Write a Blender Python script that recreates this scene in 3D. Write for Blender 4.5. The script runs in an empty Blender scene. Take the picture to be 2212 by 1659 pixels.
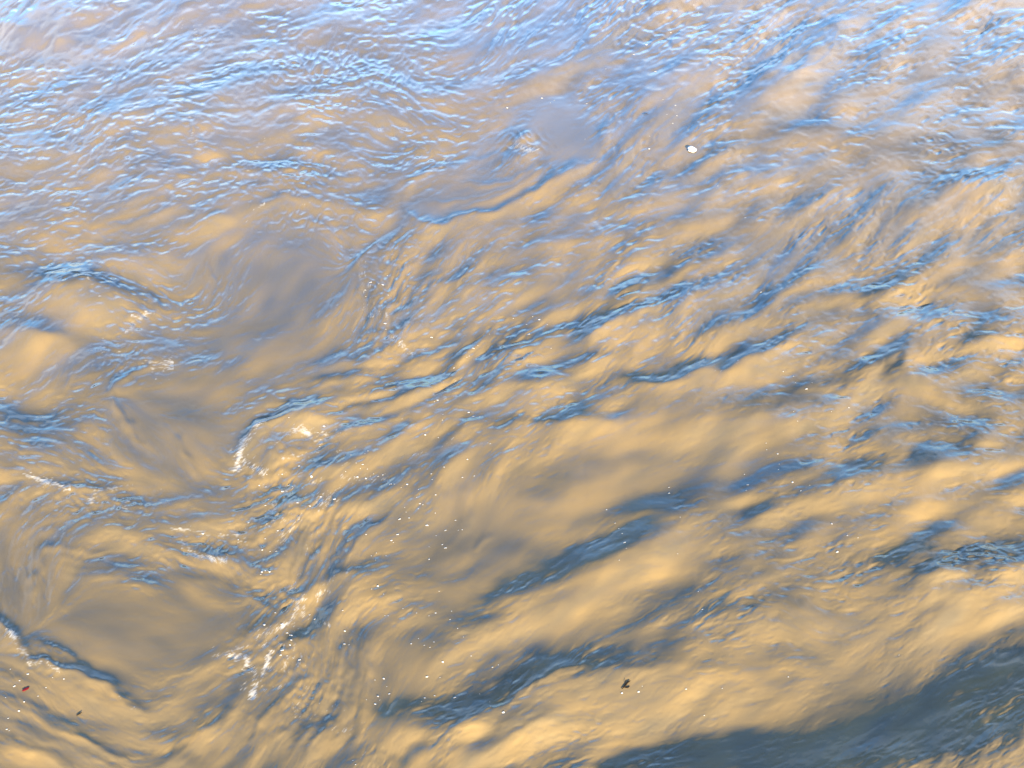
import bpy, math, random
import numpy as np
R = math.radians
scene = bpy.context.scene
col = scene.collection

# ------------------------------------------------------------------ camera, sky, sun, exposure
CAM_H, PITCH, HFOV = 4.7, R(34.5), R(45.0)
cam_d = bpy.data.cameras.new('camera'); cam = bpy.data.objects.new('camera', cam_d); col.objects.link(cam)
cam.location = (0, 0, CAM_H); cam.rotation_euler = (math.pi/2 - PITCH, 0, 0)
cam_d.sensor_fit = 'HORIZONTAL'; cam_d.angle = HFOV; cam_d.clip_start = 0.1; cam_d.clip_end = 3000
scene.camera = cam

SUN_EL, SUN_AZ = R(14.5), R(18.0)          # low sun behind the viewer, a little to the right
SUN_DIR = np.array([math.sin(SUN_AZ)*math.cos(SUN_EL), -math.cos(SUN_AZ)*math.cos(SUN_EL), math.sin(SUN_EL)])
w = bpy.data.worlds.new('World'); scene.world = w; w.use_nodes = True
nt = w.node_tree; nt.nodes.clear()
sky = nt.nodes.new('ShaderNodeTexSky'); sky.sky_type = 'NISHITA'; sky.sun_disc = False
sky.sun_elevation = SUN_EL; sky.sun_rotation = math.pi - SUN_AZ
sky.altitude = 0; sky.air_density = 1.0; sky.dust_density = 1.0; sky.ozone_density = 6.6
bg = nt.nodes.new('ShaderNodeBackground'); bg.inputs['Strength'].default_value = 0.15
out = nt.nodes.new('ShaderNodeOutputWorld')
# unseen broken cloud added low in the sky to pale reflections, deep blue kept overhead
tcw = nt.nodes.new('ShaderNodeTexCoord'); mpw = nt.nodes.new('ShaderNodeMapping'); mpw.inputs['Scale'].default_value = (1.6, 1.6, 5.0)
nzw = nt.nodes.new('ShaderNodeTexNoise'); nzw.inputs['Scale'].default_value = 1.7; nzw.inputs['Detail'].default_value = 6; nzw.inputs['Roughness'].default_value = .55
rw = nt.nodes.new('ShaderNodeMapRange'); rw.inputs[1].default_value = .40; rw.inputs[2].default_value = .68; rw.inputs[3].default_value = 0; rw.inputs[4].default_value = .60
spw = nt.nodes.new('ShaderNodeSeparateXYZ')
rz = nt.nodes.new('ShaderNodeMapRange'); rz.inputs[1].default_value = .40; rz.inputs[2].default_value = .72; rz.inputs[3].default_value = 1; rz.inputs[4].default_value = 0
muw = nt.nodes.new('ShaderNodeMath'); muw.operation = 'MULTIPLY'
mxw = nt.nodes.new('ShaderNodeMix'); mxw.data_type = 'RGBA'; mxw.inputs[7].default_value = (4.0, 4.0, 4.15, 1)
nt.links.new(tcw.outputs['Generated'], mpw.inputs[0]); nt.links.new(mpw.outputs[0], nzw.inputs['Vector']); nt.links.new(nzw.outputs[0], rw.inputs[0])
nt.links.new(tcw.outputs['Generated'], spw.inputs[0]); nt.links.new(spw.outputs[2], rz.inputs[0]); nt.links.new(rw.outputs[0], muw.inputs[0]); nt.links.new(rz.outputs[0], muw.inputs[1])
nt.links.new(muw.outputs[0], mxw.inputs[0]); nt.links.new(sky.outputs[0], mxw.inputs[6]); nt.links.new(mxw.outputs[2], bg.inputs[0])
nt.links.new(bg.outputs[0], out.inputs[0])
sl = bpy.data.lights.new('sun', 'SUN'); sl.energy = 5.0; sl.angle = R(0.5); sl.color = (1.0, 0.845, 0.60)
so = bpy.data.objects.new('sun', sl); col.objects.link(so)
from mathutils import Vector
so.rotation_euler = Vector(SUN_DIR).to_track_quat('Z', 'Y').to_euler(); so.location = (3, -8, 9)
scene.view_settings.view_transform = 'Standard'; scene.view_settings.look = 'None'
scene.view_settings.exposure = 2.34; scene.view_settings.gamma = 1.0
scene.view_settings.use_curve_mapping = False

# ------------------------------------------------------------------ the plane of the water, measured off the picture
# (x, y) of the survey below are in picture units, 2212 x 1659, and are turned into places on the water
PW, PH = 2212.0, 1659.0
F = PW/2/math.tan(HFOV/2)
sp, cp = math.sin(PITCH), math.cos(PITCH)
def ground(x, y):
    u = (PH/2 - y)/F; r = (x - PW/2)/F
    t = CAM_H/(sp - u*cp)
    return t*r, t*(cp + u*sp)
def mpp_v(y):                                   # metres on the water for one unit down the picture
    return np.abs(ground(0, y - .5)[1] - ground(0, y + .5)[1])

STEP = 2.0
X0, X1, Y0, Y1 = -1000.0, 3212.0, -260.0, 1990.0
gx = np.arange(X0, X1 + .1, STEP); gy = np.arange(Y0, Y1 + .1, STEP)
NX, NY = len(gx), len(gy)
PX, PY = np.meshgrid(gx, gy)                    # rows run from far to near
M = mpp_v(gy)[:, None]                          # per row
rng = np.random.default_rng(11)

def blur1(a, r, axis):
    r = int(round(r))
    if r < 1: return a
    pad = [(0, 0), (0, 0)]; pad[axis] = (r + 1, r)
    c = np.cumsum(np.pad(a, pad, mode='edge'), axis=axis, dtype=np.float64)
    n = a.shape[axis]
    if axis == 0: return (c[2*r+1:2*r+1+n] - c[:n])/(2*r+1)
    return (c[:, 2*r+1:2*r+1+n] - c[:, :n])/(2*r+1)
def blur(a, sig):                               # sigma in picture units
    r = sig/STEP*1.0
    for _ in range(3):
        a = blur1(blur1(a, r, 0), r, 1)
    return a
def norm(a): return (a - a.mean())/a.std()

# --- direction of the streaks: x, y, degrees (rising to the right is positive)
FLOW = [(60,60,35),(200,150,20),(300,60,25),(450,120,10),(350,220,12),(120,220,15),(60,320,10),(250,380,22),(420,350,20),
 (560,300,15),(560,380,-6),(700,360,-4),(640,120,5),(760,120,-10),(850,200,-22),(950,60,24),(1000,120,25),(820,280,-20),(960,260,-10),
 (760,260,-8),(700,60,15),(1100,60,30),(1250,60,40),(1150,180,15),(1300,180,12),(1020,330,20),(900,350,30),(950,430,18),(1080,420,25),(1200,370,28),
 (1300,330,30),(1250,470,22),(1100,520,28),(950,560,45),(880,640,52),(830,700,58),(800,580,75),(740,520,-50),(620,470,-15),(600,600,60),(460,600,80),
 (520,480,25),(400,450,28),(250,470,15),(100,450,5),(60,560,0),(250,600,-10),(350,640,-20),(200,680,10),(60,680,20),(100,780,40),(230,800,40),(300,760,10),
 (420,720,5),(150,900,0),(60,980,-10),(150,960,-40),(250,920,-65),(330,960,-40),(390,970,-60),(450,1000,-30),(400,860,10),(500,800,20),(560,820,20),
 (640,850,22),(760,780,20),(850,820,15),(760,890,18),(880,880,22),(600,920,35),(560,990,55),(640,980,30),(720,1000,28),(800,960,25),
 (930,740,22),(1000,800,35),(1050,700,25),(1180,620,24),(1350,600,25),(1150,760,22),(1300,720,24),(1450,560,26),(1600,480,24),(1750,460,38),(1900,460,36),
 (2050,450,36),(2180,480,30),(1500,400,24),(1650,330,20),(1850,300,-6),(2000,330,0),(2150,300,8),(1500,230,30),(1450,130,20),(1600,100,20),(1750,70,20),
 (1900,60,18),(2100,50,20),(1800,150,22),(2000,180,12),(2150,150,10),(1650,200,25),(1900,230,5),(1500,740,22),(1650,640,28),(1800,640,15),(1950,660,10),(2120,640,5),
 (2100,760,8),(1900,780,22),(1750,830,18),(1600,780,24),(1600,900,15),(1800,900,15),(2000,860,-12),(2150,880,-5),(1350,880,18),(1200,880,14),(1050,900,20),
 (950,960,35),(1000,1060,75),(850,1080,30),(700,1090,45),(620,1080,35),(560,1120,20),(400,1130,10),(250,1090,5),(100,1090,30),(100,1200,70),(80,1280,90),
 (250,1200,12),(400,1250,-20),(500,1230,-40),(300,1360,-8),(150,1400,-32),(250,1490,-30),(100,1500,-28),(60,1600,-22),(250,1600,-22),(380,1540,15),(430,1600,42),
 (530,1540,45),(500,1420,30),(590,1350,45),(660,1180,65),(700,1230,58),(640,1300,40),(680,1400,70),(740,1420,72),(650,1540,48),(720,1600,62),(760,1500,72),
 (800,1240,25),(900,1180,30),(830,1330,40),(880,1440,60),(1000,1400,30),(1100,1340,28),(1250,1260,26),(1400,1180,28),(1200,1100,20),(1400,1050,15),(1550,1000,12),
 (1750,1020,20),(1950,1000,15),(2150,1000,8),(1650,1150,22),(1850,1180,20),(2050,1190,3),(2200,1170,5),(1950,1290,12),(2150,1290,8),(1750,1330,-10),(1600,1340,28),
 (1500,1420,12),(1650,1450,8),(1850,1430,25),(2000,1420,38),(2150,1350,30),(1350,1400,26),(1250,1450,24),(1100,1510,30),(930,1560,14),(1000,1610,42),(1100,1580,40),
 (1300,1560,15),(1500,1550,15),(1700,1560,18),(1900,1560,25),(2100,1560,28),(2180,1630,28),(830,1600,60)]
fl = np.array(FLOW, float)
cs = 24
cgx = np.arange(X0, X1 + cs, cs); cgy = np.arange(Y0, Y1 + cs, cs)
CX, CY = np.meshgrid(cgx, cgy)
d2 = (CX[..., None] - fl[:, 0])**2 + (CY[..., None] - fl[:, 1])**2
wt = 1.0/(d2 + 30.0**2)**2.2
cang = (wt*fl[:, 2]).sum(-1)/wt.sum(-1)
def upsample(c):
    fx = (gx - X0)/cs; fy = (gy - Y0)/cs
    ix = np.minimum(fx.astype(int), c.shape[1]-2); iy = np.minimum(fy.astype(int), c.shape[0]-2)
    tx = (fx - ix)[None, :]; ty = (fy - iy)[:, None]
    a = c[iy][:, ix]; b = c[iy][:, ix+1]; d = c[iy+1][:, ix]; e = c[iy+1][:, ix+1]
    return (a*(1-tx) + b*tx)*(1-ty) + (d*(1-tx) + e*tx)*ty
ANG = np.radians(upsample(cang))
ANG = ANG + np.radians(9)*norm(blur(rng.standard_normal((NY, NX)), 45))
DX, DY = np.cos(ANG), -np.sin(ANG)

def streaks(noise, length, st):                 # smear a noise along the current
    acc = noise.copy(); wsum = 1.0
    jx0 = np.broadcast_to(np.arange(NX, dtype=np.float64), (NY, NX)); iy0 = np.broadcast_to(np.arange(NY, dtype=np.float64)[:, None], (NY, NX))
    n = int(length/st)
    for sgn in (1, -1):
        x = jx0.copy(); y = iy0.copy()
        for k in range(1, n + 1):
            xi = np.clip(np.rint(x), 0, NX-1).astype(np.int32); yi = np.clip(np.rint(y), 0, NY-1).astype(np.int32)
            x += sgn*DX[yi, xi]*st/STEP; y += sgn*DY[yi, xi]*st/STEP
            xi = np.clip(np.rint(x), 0, NX-1).astype(np.int32); yi = np.clip(np.rint(y), 0, NY-1).astype(np.int32)
            wk = 0.5 + 0.5*math.cos(math.pi*k/(n+1))
            acc += wk*noise[yi, xi]; wsum += wk
    return norm(acc)
def band(sig, length, st):
    n = rng.standard_normal((NY, NX))
    n = norm(blur(n, sig)); n = n - blur(n, sig*2.6)
    return streaks(norm(n), length, st)

fine   = band(2.2, 13, 2.0)
small  = band(4.5, 28, 4.0)
medium = band(10., 80, 6.0)
lump   = band(14., 60, 6.0)
patch2 = np.clip(1 + .6*norm(blur(rng.standard_normal((NY, NX)), 70)), .1, 2)
swell  = band(26., 150, 10.0)
silt   = .55*band(16., 70, 6.0) + .45*band(7., 40, 4.0) + .6*norm(blur(rng.standard_normal((NY, NX)), 55))
large  = band(60., 190, 14.0)

# --- how lively the surface is: x, y, radius x, radius y, turn, factor (smooth boils are slick)
SLICK = [(57,1494,20,14,0,1.0),(1352,1488,22,16,0,.8),(1495,329,26,16,0,1.05),(300,1355,215,105,-5,.97),(390,885,120,95,20,.9),(620,590,125,135,0,.92),(560,725,110,75,0,.9),(1025,425,140,50,-14,1.1),(1195,262,70,48,0,1.05),(1235,320,70,48,0,1.0),
 (1060,130,140,40,-15,.55),(1230,1060,260,110,-20,.8),(1380,1480,300,90,-10,.55),(1050,1200,160,120,-30,.75),(1500,980,260,120,-15,.6),(1300,1290,260,90,-25,.7),
 (860,1440,100,90,0,.6),(120,1560,180,90,15,.6),(330,1520,130,60,0,.7),(440,1120,60,40,0,.5),(940,1120,120,70,-20,.5),(2050,1440,250,120,-20,.4),(1750,1590,330,90,-15,.85),
 (60,40,120,60,0,.4),(900,120,60,30,0,.4),(1200,560,80,60,0,.2),(1830,240,130,80,0,.3),(400,580,110,50,0,.5),(110,760,110,60,0,.5),(200,650,70,40,0,.5),(1800,1400,200,100,0,.4)]
LIVELY = [(720,170,200,90,0,.7),(640,370,140,50,0,.7),(300,250,220,70,-10,.5),(850,560,90,120,0,.45),(640,1130,100,90,0,.6),(680,1480,110,150,0,.35),(620,1370,60,60,0,.8),(200,1090,160,50,0,.5),
 (2090,1190,120,45,0,.7),(230,800,110,60,-30,.5),(1180,740,220,60,-22,.4),(1020,770,80,60,0,.3),(280,1190,140,50,0,.5),(250,1230,120,40,0,.4),(1150,1490,160,35,-28,.6),(1700,80,120,60,-15,.6),
 (1350,640,120,40,-22,.6),(170,600,140,30,10,.8),(1950,640,110,30,-10,.7),(1000,1600,90,50,0,.5),(820,850,160,50,-15,.3),(880,230,130,60,20,.3),(2090,380,90,25,0,.6),(1900,300,160,30,5,.4)]
def ell(x, y, rx, ry, turn):
    a = R(turn); dx = PX - x; dy = PY - y
    u = dx*math.cos(a) + dy*math.sin(a); v = -dx*math.sin(a) + dy*math.cos(a)
    return (u/rx)**2 + (v/ry)**2
act = np.ones((NY, NX))
for (x, y, rx, ry, tn, k) in SLICK: act *= 1 - .88*k/(1 + ell(x, y, rx, ry, tn)**2.5)
for (x, y, rx, ry, tn, k) in LIVELY: act *= 1 + k*np.exp(-ell(x, y, rx, ry, tn))
near = np.clip((PY - 250)/1000, 0, 1)           # 0 far, 1 near
patchy = np.clip(0.85 + 0.40*norm(blur(rng.standard_normal((NY, NX)), 40)) + (.35 + .3*np.clip((700 - PY)/500, 0, 1))*streaks(norm(blur(rng.standard_normal((NY, NX)), 11)), 60, 5.0) + .25*np.clip((700 - PY)/500, 0, 1)*norm(blur(rng.standard_normal((NY, NX)), 45)), .25, 2.2)

def ridged(a, k=1.0): return norm(-np.sqrt(a*a + (0.25*k)**2))
h_fine = (fine*.55 + ridged(fine)*.45)*0.105*5.0*M*act*patchy*(.62 + .5*near)
micro  = streaks(norm(blur(rng.standard_normal((NY, NX)), 1.1)), 7, 2.0)
h_micro = micro*.030*3.2*M*np.clip(act, .3, 1.5)*(.6 + .4*near)
h_small = (small*.65 + ridged(small)*.35)*0.072*9*M*act*(0.5 + .5*patchy)*(.62 + .6*near)
h_med = (medium*.7 + ridged(medium)*.3)*0.032*20*M*np.clip(act, .08, 1.6)
act = np.clip(act, .16, 2.5)
h_swell = swell*0.030*50*M*np.clip(.15 + .85*act, .1, 1.2)
h_lump = lump*0.060*28*M*np.clip(.1 + .9*act, .08, 1.2)*(.55 + .45*patch2)
h_large = large*0.012*110*M*np.clip(.5 + .5*act, .4, 1)

# --- waves: crest line (left to right), slope of the face, width of the face, width of the back, roundness
WAVES = [
 # the right-hand train of waves
 ([(1290,852),(1365,836),(1420,835),(1475,822),(1560,800),(1640,777),(1700,745),(1760,705)], .34,58,24,3),
 ([(1040,938),(1100,925),(1170,915),(1250,920),(1300,912),(1380,885)], .26,75,26,3),
 ([(985,895),(1020,855),(1085,833),(1165,828),(1205,805)], .28,48,20,3),
 ([(700,982),(760,968),(850,950),(904,923),(960,890)], .26,34,16,3),
 ([(900,980),(937,973),(970,956),(1003,930),(1037,913)], .24,36,14,3),
 ([(720,934),(820,916),(887,890),(953,863),(1000,836)], .26,24,13,2),
 ([(690,900),(760,888),(840,876),(905,853),(950,838)], .22,18,10,2),
 ([(640,893),(720,868),(820,850),(900,830),(960,800)], .22,16,10,2),
 ([(620,868),(700,840),(790,824),(880,806)], .2,15,9,2),
 ([(650,800),(720,778),(800,770),(880,745)], .22,16,10,2),
 ([(1180,738),(1240,715),(1320,690),(1400,655),(1470,636)], .22,42,46,4),
 ([(1080,785),(1120,763),(1160,755)], .24,25,16,2),
 ([(1235,745),(1310,722),(1370,700),(1400,680)], .26,36,16,3),
 ([(1225,797),(1290,787),(1345,783)], .24,34,12,3),
 ([(1365,790),(1372,755),(1378,728)], .2,24,14,3),
 ([(1400,700),(1500,640),(1580,612),(1660,565)], .22,48,32,5),
 ([(1590,668),(1620,662),(1660,633),(1705,620)], .14,40,26,3),
 ([(1850,672),(1940,664),(2025,634)], .22,50,34,4),
 ([(1700,850),(1758,843),(1825,840),(1868,828),(1900,824)], .26,40,24,3),
 ([(1915,806),(1958,780),(1990,770)], .24,45,20,3),
 ([(1475,925),(1560,912),(1640,897),(1708,883),(1768,876),(1845,868)], .24,70,26,4),
 ([(1630,1115),(1720,1068),(1800,1044),(1890,1030),(2000,1006),(2110,985),(2240,945)], .22,72,52,6),
 ([(2060,755),(2140,737),(2230,735)], .22,55,28,4),
 ([(1870,836),(1950,815),(2050,812)], .22,66,30,5),
 ([(2000,930),(2100,905),(2230,900)], .12,60,50,8),
 ([(1440,600),(1520,560),(1600,530)], .12,36,28,5),
 ([(1860,1240),(1925,1240),(2008,1249),(2108,1239),(2230,1222)], .52,88,46,4),
 ([(1180,1860),(1300,1850),(1500,1835),(1700,1820),(1800,1805),(1890,1782),(1960,1758),(2040,1726),(2120,1696),(2212,1654),(2330,1600),(2480,1530)], .62,150,95,10),
 ([(1960,1580),(2060,1545),(2150,1500),(2230,1470)], .10,22,22,3),
 ([(790,1538),(830,1545),(903,1567),(953,1574),(1003,1562),(1070,1535),(1137,1505),(1200,1484),(1290,1462),(1370,1450),(1475,1446),(1580,1450)], .32,115,34,4),
 ([(940,1428),(1003,1380),(1070,1347),(1105,1308),(1155,1280),(1237,1250),(1303,1224),(1370,1184),(1475,1134),(1560,1122)], .30,82,52,8),
 ([(925,1194),(977,1175),(1005,1140)], .16,30,20,3),
 ([(730,1248),(763,1228),(837,1215)], .18,28,14,3),
 ([(770,1300),(830,1285),(890,1282)], .22,45,24,5),
 ([(830,1100),(900,1075),(960,1050),(1010,1030)], .2,75,36,8),
 ([(720,1120),(790,1095),(850,1060)], .2,36,20,5),
 ([(760,1200),(850,1150),(930,1130)], .16,30,24,5),
 ([(1545,1362),(1608,1338),(1660,1330)], .20,42,24,3),
 ([(1590,1314),(1675,1305),(1775,1330),(1860,1345)], .16,60,30,5),
 ([(2060,1310),(2120,1290),(2230,1280)], .20,62,30,7),
 ([(1480,1230),(1560,1215),(1640,1180)], .14,50,40,8),
 ([(1100,1050),(1180,1030),(1290,1010)], .1,60,50,10),
 ([(800,1640),(860,1615),(940,1605)], .20,50,30,6),
 ([(1100,1600),(1180,1560),(1260,1530)], .1,60,40,10),
 # the lower left: the edges of the boils
 ([(-60,1300),(0,1345),(33,1385),(67,1425),(117,1445),(183,1465),(233,1488),(283,1525),(317,1539),(355,1536)], .40,34,12,2),
 ([(70,1382),(133,1405),(173,1438),(210,1470),(260,1496)], .34,16,9,2),
 ([(320,1522),(367,1518),(405,1506)], .2,18,9,2),
 ([(340,1680),(383,1632),(433,1595),(467,1572),(507,1538),(530,1500)], .34,52,20,3),
 ([(83,1552),(133,1572),(190,1606),(260,1640)], .16,34,16,3),
 ([(-20,1448),(50,1475),(105,1504)], .2,28,12,3),
 ([(0,1600),(80,1620),(160,1650)], .14,28,16,4),
 ([(220,1570),(300,1600),(370,1612)], .1,24,16,4),
 ([(490,1415),(530,1385),(565,1362),(620,1333)], .34,34,16,3),
 ([(560,1450),(610,1410),(650,1375),(690,1345)], .22,22,14,3),
 ([(615,1310),(632,1280),(650,1240),(672,1180),(695,1120)], .26,18,9,2),
 ([(640,1275),(672,1225),(702,1178),(728,1125)], .24,16,9,2),
 ([(642,1284),(700,1268),(740,1248),(800,1235)], .30,30,13,2),
 ([(410,1182),(450,1202),(490,1204),(515,1215)], .36,26,12,2),
 ([(380,1245),(430,1258),(520,1275)], .14,20,16,3),
 ([(380,1150),(430,1125),(480,1135),(510,1155)], .2,24,12,2),
 ([(600,1480),(640,1440),(680,1420)], .2,22,12,2),
 ([(590,1560),(640,1530),(690,1500)], .16,18,10,2),
 ([(700,1600),(730,1530),(750,1450)], .14,20,12,3),
 # the left: boils and the round ridges about them
 ([(20,588),(60,617),(140,632),(200,616),(260,634),(315,640)], .44,52,30,3),
 ([(230,566),(320,545),(410,575)], .2,46,24,5),
 ([(-30,712),(60,722),(140,735),(180,755)], .3,52,24,4),
 ([(28,985),(67,966),(100,980),(145,991)], .28,18,11,2),
 ([(110,950),(165,978)], .24,16,10,2),
 ([(60,1036),(117,1050),(165,1050),(217,1064),(262,1062)], .34,20,9,2),
 ([(-30,1110),(0,1092),(33,1067),(70,1036)], .24,22,10,2),
 ([(0,1025),(60,1010),(120,1014)], .2,18,10,2),
 ([(516,992),(533,962),(547,945),(583,920),(640,894),(737,880)], .44,50,11,2),
 ([(560,985),(600,962),(650,945),(720,935)], .2,24,12,2),
 ([(575,1010),(620,990),(680,975)], .22,20,10,2),
 ([(540,1040),(600,1020),(660,1018)], .22,20,10,2),
 ([(640,1050),(700,1010),(760,990),(830,985)], .22,28,13,3),
 ([(270,690),(290,678),(320,668)], .3,18,10,2),
 # the middle: the long eddy
 ([(880,457),(903,480),(950,490),(997,473),(1070,460),(1103,447),(1147,423),(1203,387),(1257,370),(1305,348)], .48,20,9,3),
 ([(937,383),(977,393),(1037,390),(1087,377),(1140,358)], .16,12,7,2),
 ([(983,373),(1037,347),(1077,333),(1120,323)], .26,14,8,2),
 ([(1060,355),(1110,340),(1165,328),(1190,315)], .2,13,7,2),
 ([(1080,290),(1103,280),(1135,273)], .2,12,7,2),
 ([(1110,302),(1130,296),(1155,300)], .4,12,6,2),
 ([(520,475),(560,443),(620,423),(700,437),(760,452)], .26,18,9,2),
 ([(400,492),(450,473),(520,478)], .24,30,14,4),
 ([(780,745),(820,725),(870,715),(930,700)], .24,18,9,2),
 ([(810,720),(850,660),(900,615),(950,590)], .2,16,9,2),
 ([(840,720),(890,665),(950,620),(1010,590)], .2,15,9,2),
 # the far water
 ([(190,118),(260,90),(310,66),(380,58)], .30,34,16,4),
 ([(105,120),(130,92),(170,74)], .28,26,14,4),
 ([(-30,60),(30,48),(80,60)], .28,34,16,4),
 ([(360,98),(400,88),(430,86)], .22,22,12,4),
 ([(55,30),(90,12),(130,8)], .2,24,14,4),
 ([(180,275),(250,250),(300,240)], .16,26,16,4),
 ([(70,355),(120,335),(180,340)], .18,26,16,4),
 ([(400,345),(440,325),(500,320)], .2,30,14,4),
 ([(430,280),(450,262),(500,255)], .2,22,12,3),
 ([(553,20),(580,43),(617,53),(645,68)], .24,12,7,2),
 ([(1200,95),(1240,62),(1290,18)], .2,12,8,2),
 ([(1175,125),(1215,110),(1240,95)], .22,22,12,3),
 ([(1290,150),(1350,118),(1420,95),(1480,75)], .2,16,10,2),
 ([(1690,92),(1760,62),(1830,46),(1890,38)], .28,24,22,3),
 ([(1595,190),(1658,170),(1725,152),(1800,142)], .32,26,22,3),
 ([(1860,118),(1940,104),(1995,78)], .28,26,18,3),
 ([(1880,70),(1930,52),(1990,45)], .2,22,14,4),
 ([(2040,32),(2100,8),(2200,0)], .2,30,18,5),
 ([(2120,75),(2212,45)], .22,30,16,4),
 ([(1730,120),(1760,108),(1800,118)], .26,22,12,3),
 ([(1850,150),(1900,135),(1990,120)], .18,22,14,4),
 ([(2000,150),(2080,135),(2150,140)], .18,22,14,4),
 ([(1588,298),(1642,260),(1668,227)], .16,12,10,2),
 ([(1690,285),(1808,278),(1892,318),(1985,338)], .12,22,14,3),
 ([(1558,398),(1602,380),(1640,368)], .24,26,14,3),
 ([(1728,470),(1775,435),(1815,408)], .22,42,22,5),
 ([(1940,472),(2010,435),(2070,400)], .24,42,24,5),
 ([(2020,399),(2100,398),(2200,408)], .22,36,22,3),
 ([(1740,240),(1840,215),(1920,225)], .14,40,24,6),
 ([(2000,290),(2100,250),(2212,245)], .14,34,20,4),
 ([(2100,560),(2212,540)], .14,40,24,5),
 ([(1300,560),(1400,520),(1480,490)], .14,30,20,4),
 ([(950,690),(1050,640),(1160,600)], .16,40,24,5),
 ([(1150,545),(1230,515),(1310,500)], .16,26,16,4),
]
# --- low round-topped ridges round the boils: line, slope, half width
SEAMS = [([(317,773),(287,800),(247,830),(243,853),(260,893),(283,930),(310,960),(335,964)],.26,9),
 ([(383,936),(393,970),(417,1003),(433,1036)],.22,8),([(450,553),(457,596),(467,643),(463,703)],.16,6),
 ([(77,1305),(77,1238),(100,1188),(133,1172)],.22,10),([(517,1198),(520,1255),(547,1295),(590,1324)],.22,8),
 ([(520,990),(540,1010),(533,1053),(533,1090)],.26,7),([(877,417),(887,390),(923,370),(945,370)],.24,7),
 ([(1300,277),(1312,300),(1307,335)],.08,9),([(317,626),(340,646),(333,683)],.28,8),([(735,470),(770,560),(785,620),(770,690)],.16,7),
 ([(160,770),(150,810),(135,840)],.14,6),([(20,930),(33,903),(95,908)],.2,7),([(877,417),(880,457),(903,480)],.1,7),
 ([(1000,1160),(1010,1100),(1012,1040)],.12,14),([(1035,1190),(1045,1170),(1070,1150)],.12,7),([(425,268),(420,295),(432,320)],.3,10),([(245,300),(260,290)],.1,5)]

# --- families of fine parallel wavelets: two guide lines, how many between them, slope, face, back
FANS = [([(640,952),(760,936),(900,892),(1000,842)],[(650,800),(780,772),(900,742),(1010,700)],11,.30,12,6),
 ([(785,735),(795,655),(820,590),(860,535)],[(850,765),(940,685),(1040,615),(1140,570)],12,.26,9,5),
 ([(960,800),(1040,735),(1130,690)],[(1040,850),(1120,800),(1220,760)],5,.24,13,7),
 ([(610,1292),(640,1200),(676,1112),(720,1060)],[(690,1290),(745,1212),(800,1145),(870,1090)],7,.30,11,6),
 ([(640,1640),(690,1540),(722,1440),(735,1360)],[(765,1640),(795,1540),(805,1440),(795,1340)],9,.26,10,6),
 ([(510,1610),(570,1540),(620,1480),(680,1420)],[(630,1650),(680,1570),(710,1500),(725,1440)],6,.24,12,6),
 ([(560,1002),(600,966),(660,955),(730,962)],[(590,1066),(630,1034),(690,1022),(770,1012)],6,.30,10,6),
 ([(545,1075),(600,1052),(680,1050)],[(530,1150),(600,1140),(690,1100)],6,.30,10,6),
 ([(-20,1480),(80,1522),(200,1582),(340,1640)],[(-20,1620),(80,1640),(160,1690)],6,.22,20,10),
 ([(950,388),(1020,398),(1100,377),(1180,334)],[(910,465),(980,458),(1080,430),(1190,372)],5,.28,9,4),
 ([(950,1650),(1060,1592),(1150,1542)],[(1070,1662),(1170,1602),(1270,1552)],7,.22,12,7),
 ([(1085,1528),(1180,1472),(1280,1432)],[(1120,1500),(1190,1448),(1270,1412)],4,.2,9,6),
 ([(110,1180),(200,1196),(300,1202),(390,1182)],[(120,1245),(220,1254),(320,1244),(410,1214)],4,.2,8,5),
 ([(500,1150),(560,1120),(640,1085)],[(520,1215),(570,1190),(620,1150)],5,.26,9,5),
 ([(560,330),(660,335),(780,345)],[(520,420),(640,408),(780,425)],6,.22,9,6),
 ([(800,215),(880,245),(960,285)],[(780,270),(860,290),(940,330)],6,.18,8,5),
 ([(730,470),(790,520),(830,590)],[(600,470),(680,480),(750,560)],4,.14,8,5),
 ([(640,20),(760,10),(860,-10)],[(560,60),(700,75),(840,50)],5,.16,8,6),
 ([(1000,170),(1100,130),(1220,60)],[(1060,215),(1180,170),(1330,95)],6,.18,9,6),
 ([(400,300),(330,350),(220,400)][::-1],[(420,440),(340,470),(240,510)][::-1],7,.2,11,7),
 ([(20,1165),(70,1120),(130,1080)],[(60,1180),(130,1140),(180,1110)],4,.18,10,6),
 ([(1880,1195),(1990,1190),(2212,1165)],[(1900,1235),(2010,1240),(2212,1215)],4,.2,8,6),
 ([(1420,640),(1330,680),(1200,735)][::-1],[(1480,650),(1380,690),(1240,750)][::-1],4,.2,9,7)]
fr = random.Random(21)
for (ga, gb, n, sl_, wf, wb) in FANS:
    def res(g, k=9):
        P = np.array(g, float); L = np.concatenate([[0], np.cumsum(np.hypot(*np.diff(P, axis=0).T))]); t = np.linspace(0, L[-1], k)
        return np.stack([np.interp(t, L, P[:, 0]), np.interp(t, L, P[:, 1])], -1)
    A, B = res(ga), res(gb)
    for k in range(n):
        q = (k + .5 + fr.uniform(-.3, .3))/n; C = A*(1-q) + B*q
        i0 = fr.choice((0, 0, 0, 1, 2)); i1 = 9 - fr.choice((0, 0, 0, 1, 2, 3))
        f = fr.uniform(.75, 1.3)
        WAVES.append(([tuple(p) for p in C[i0:i1]], 1.4*sl_*fr.uniform(.6, 1.25), wf*f, wb*f, 1.5))

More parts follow.
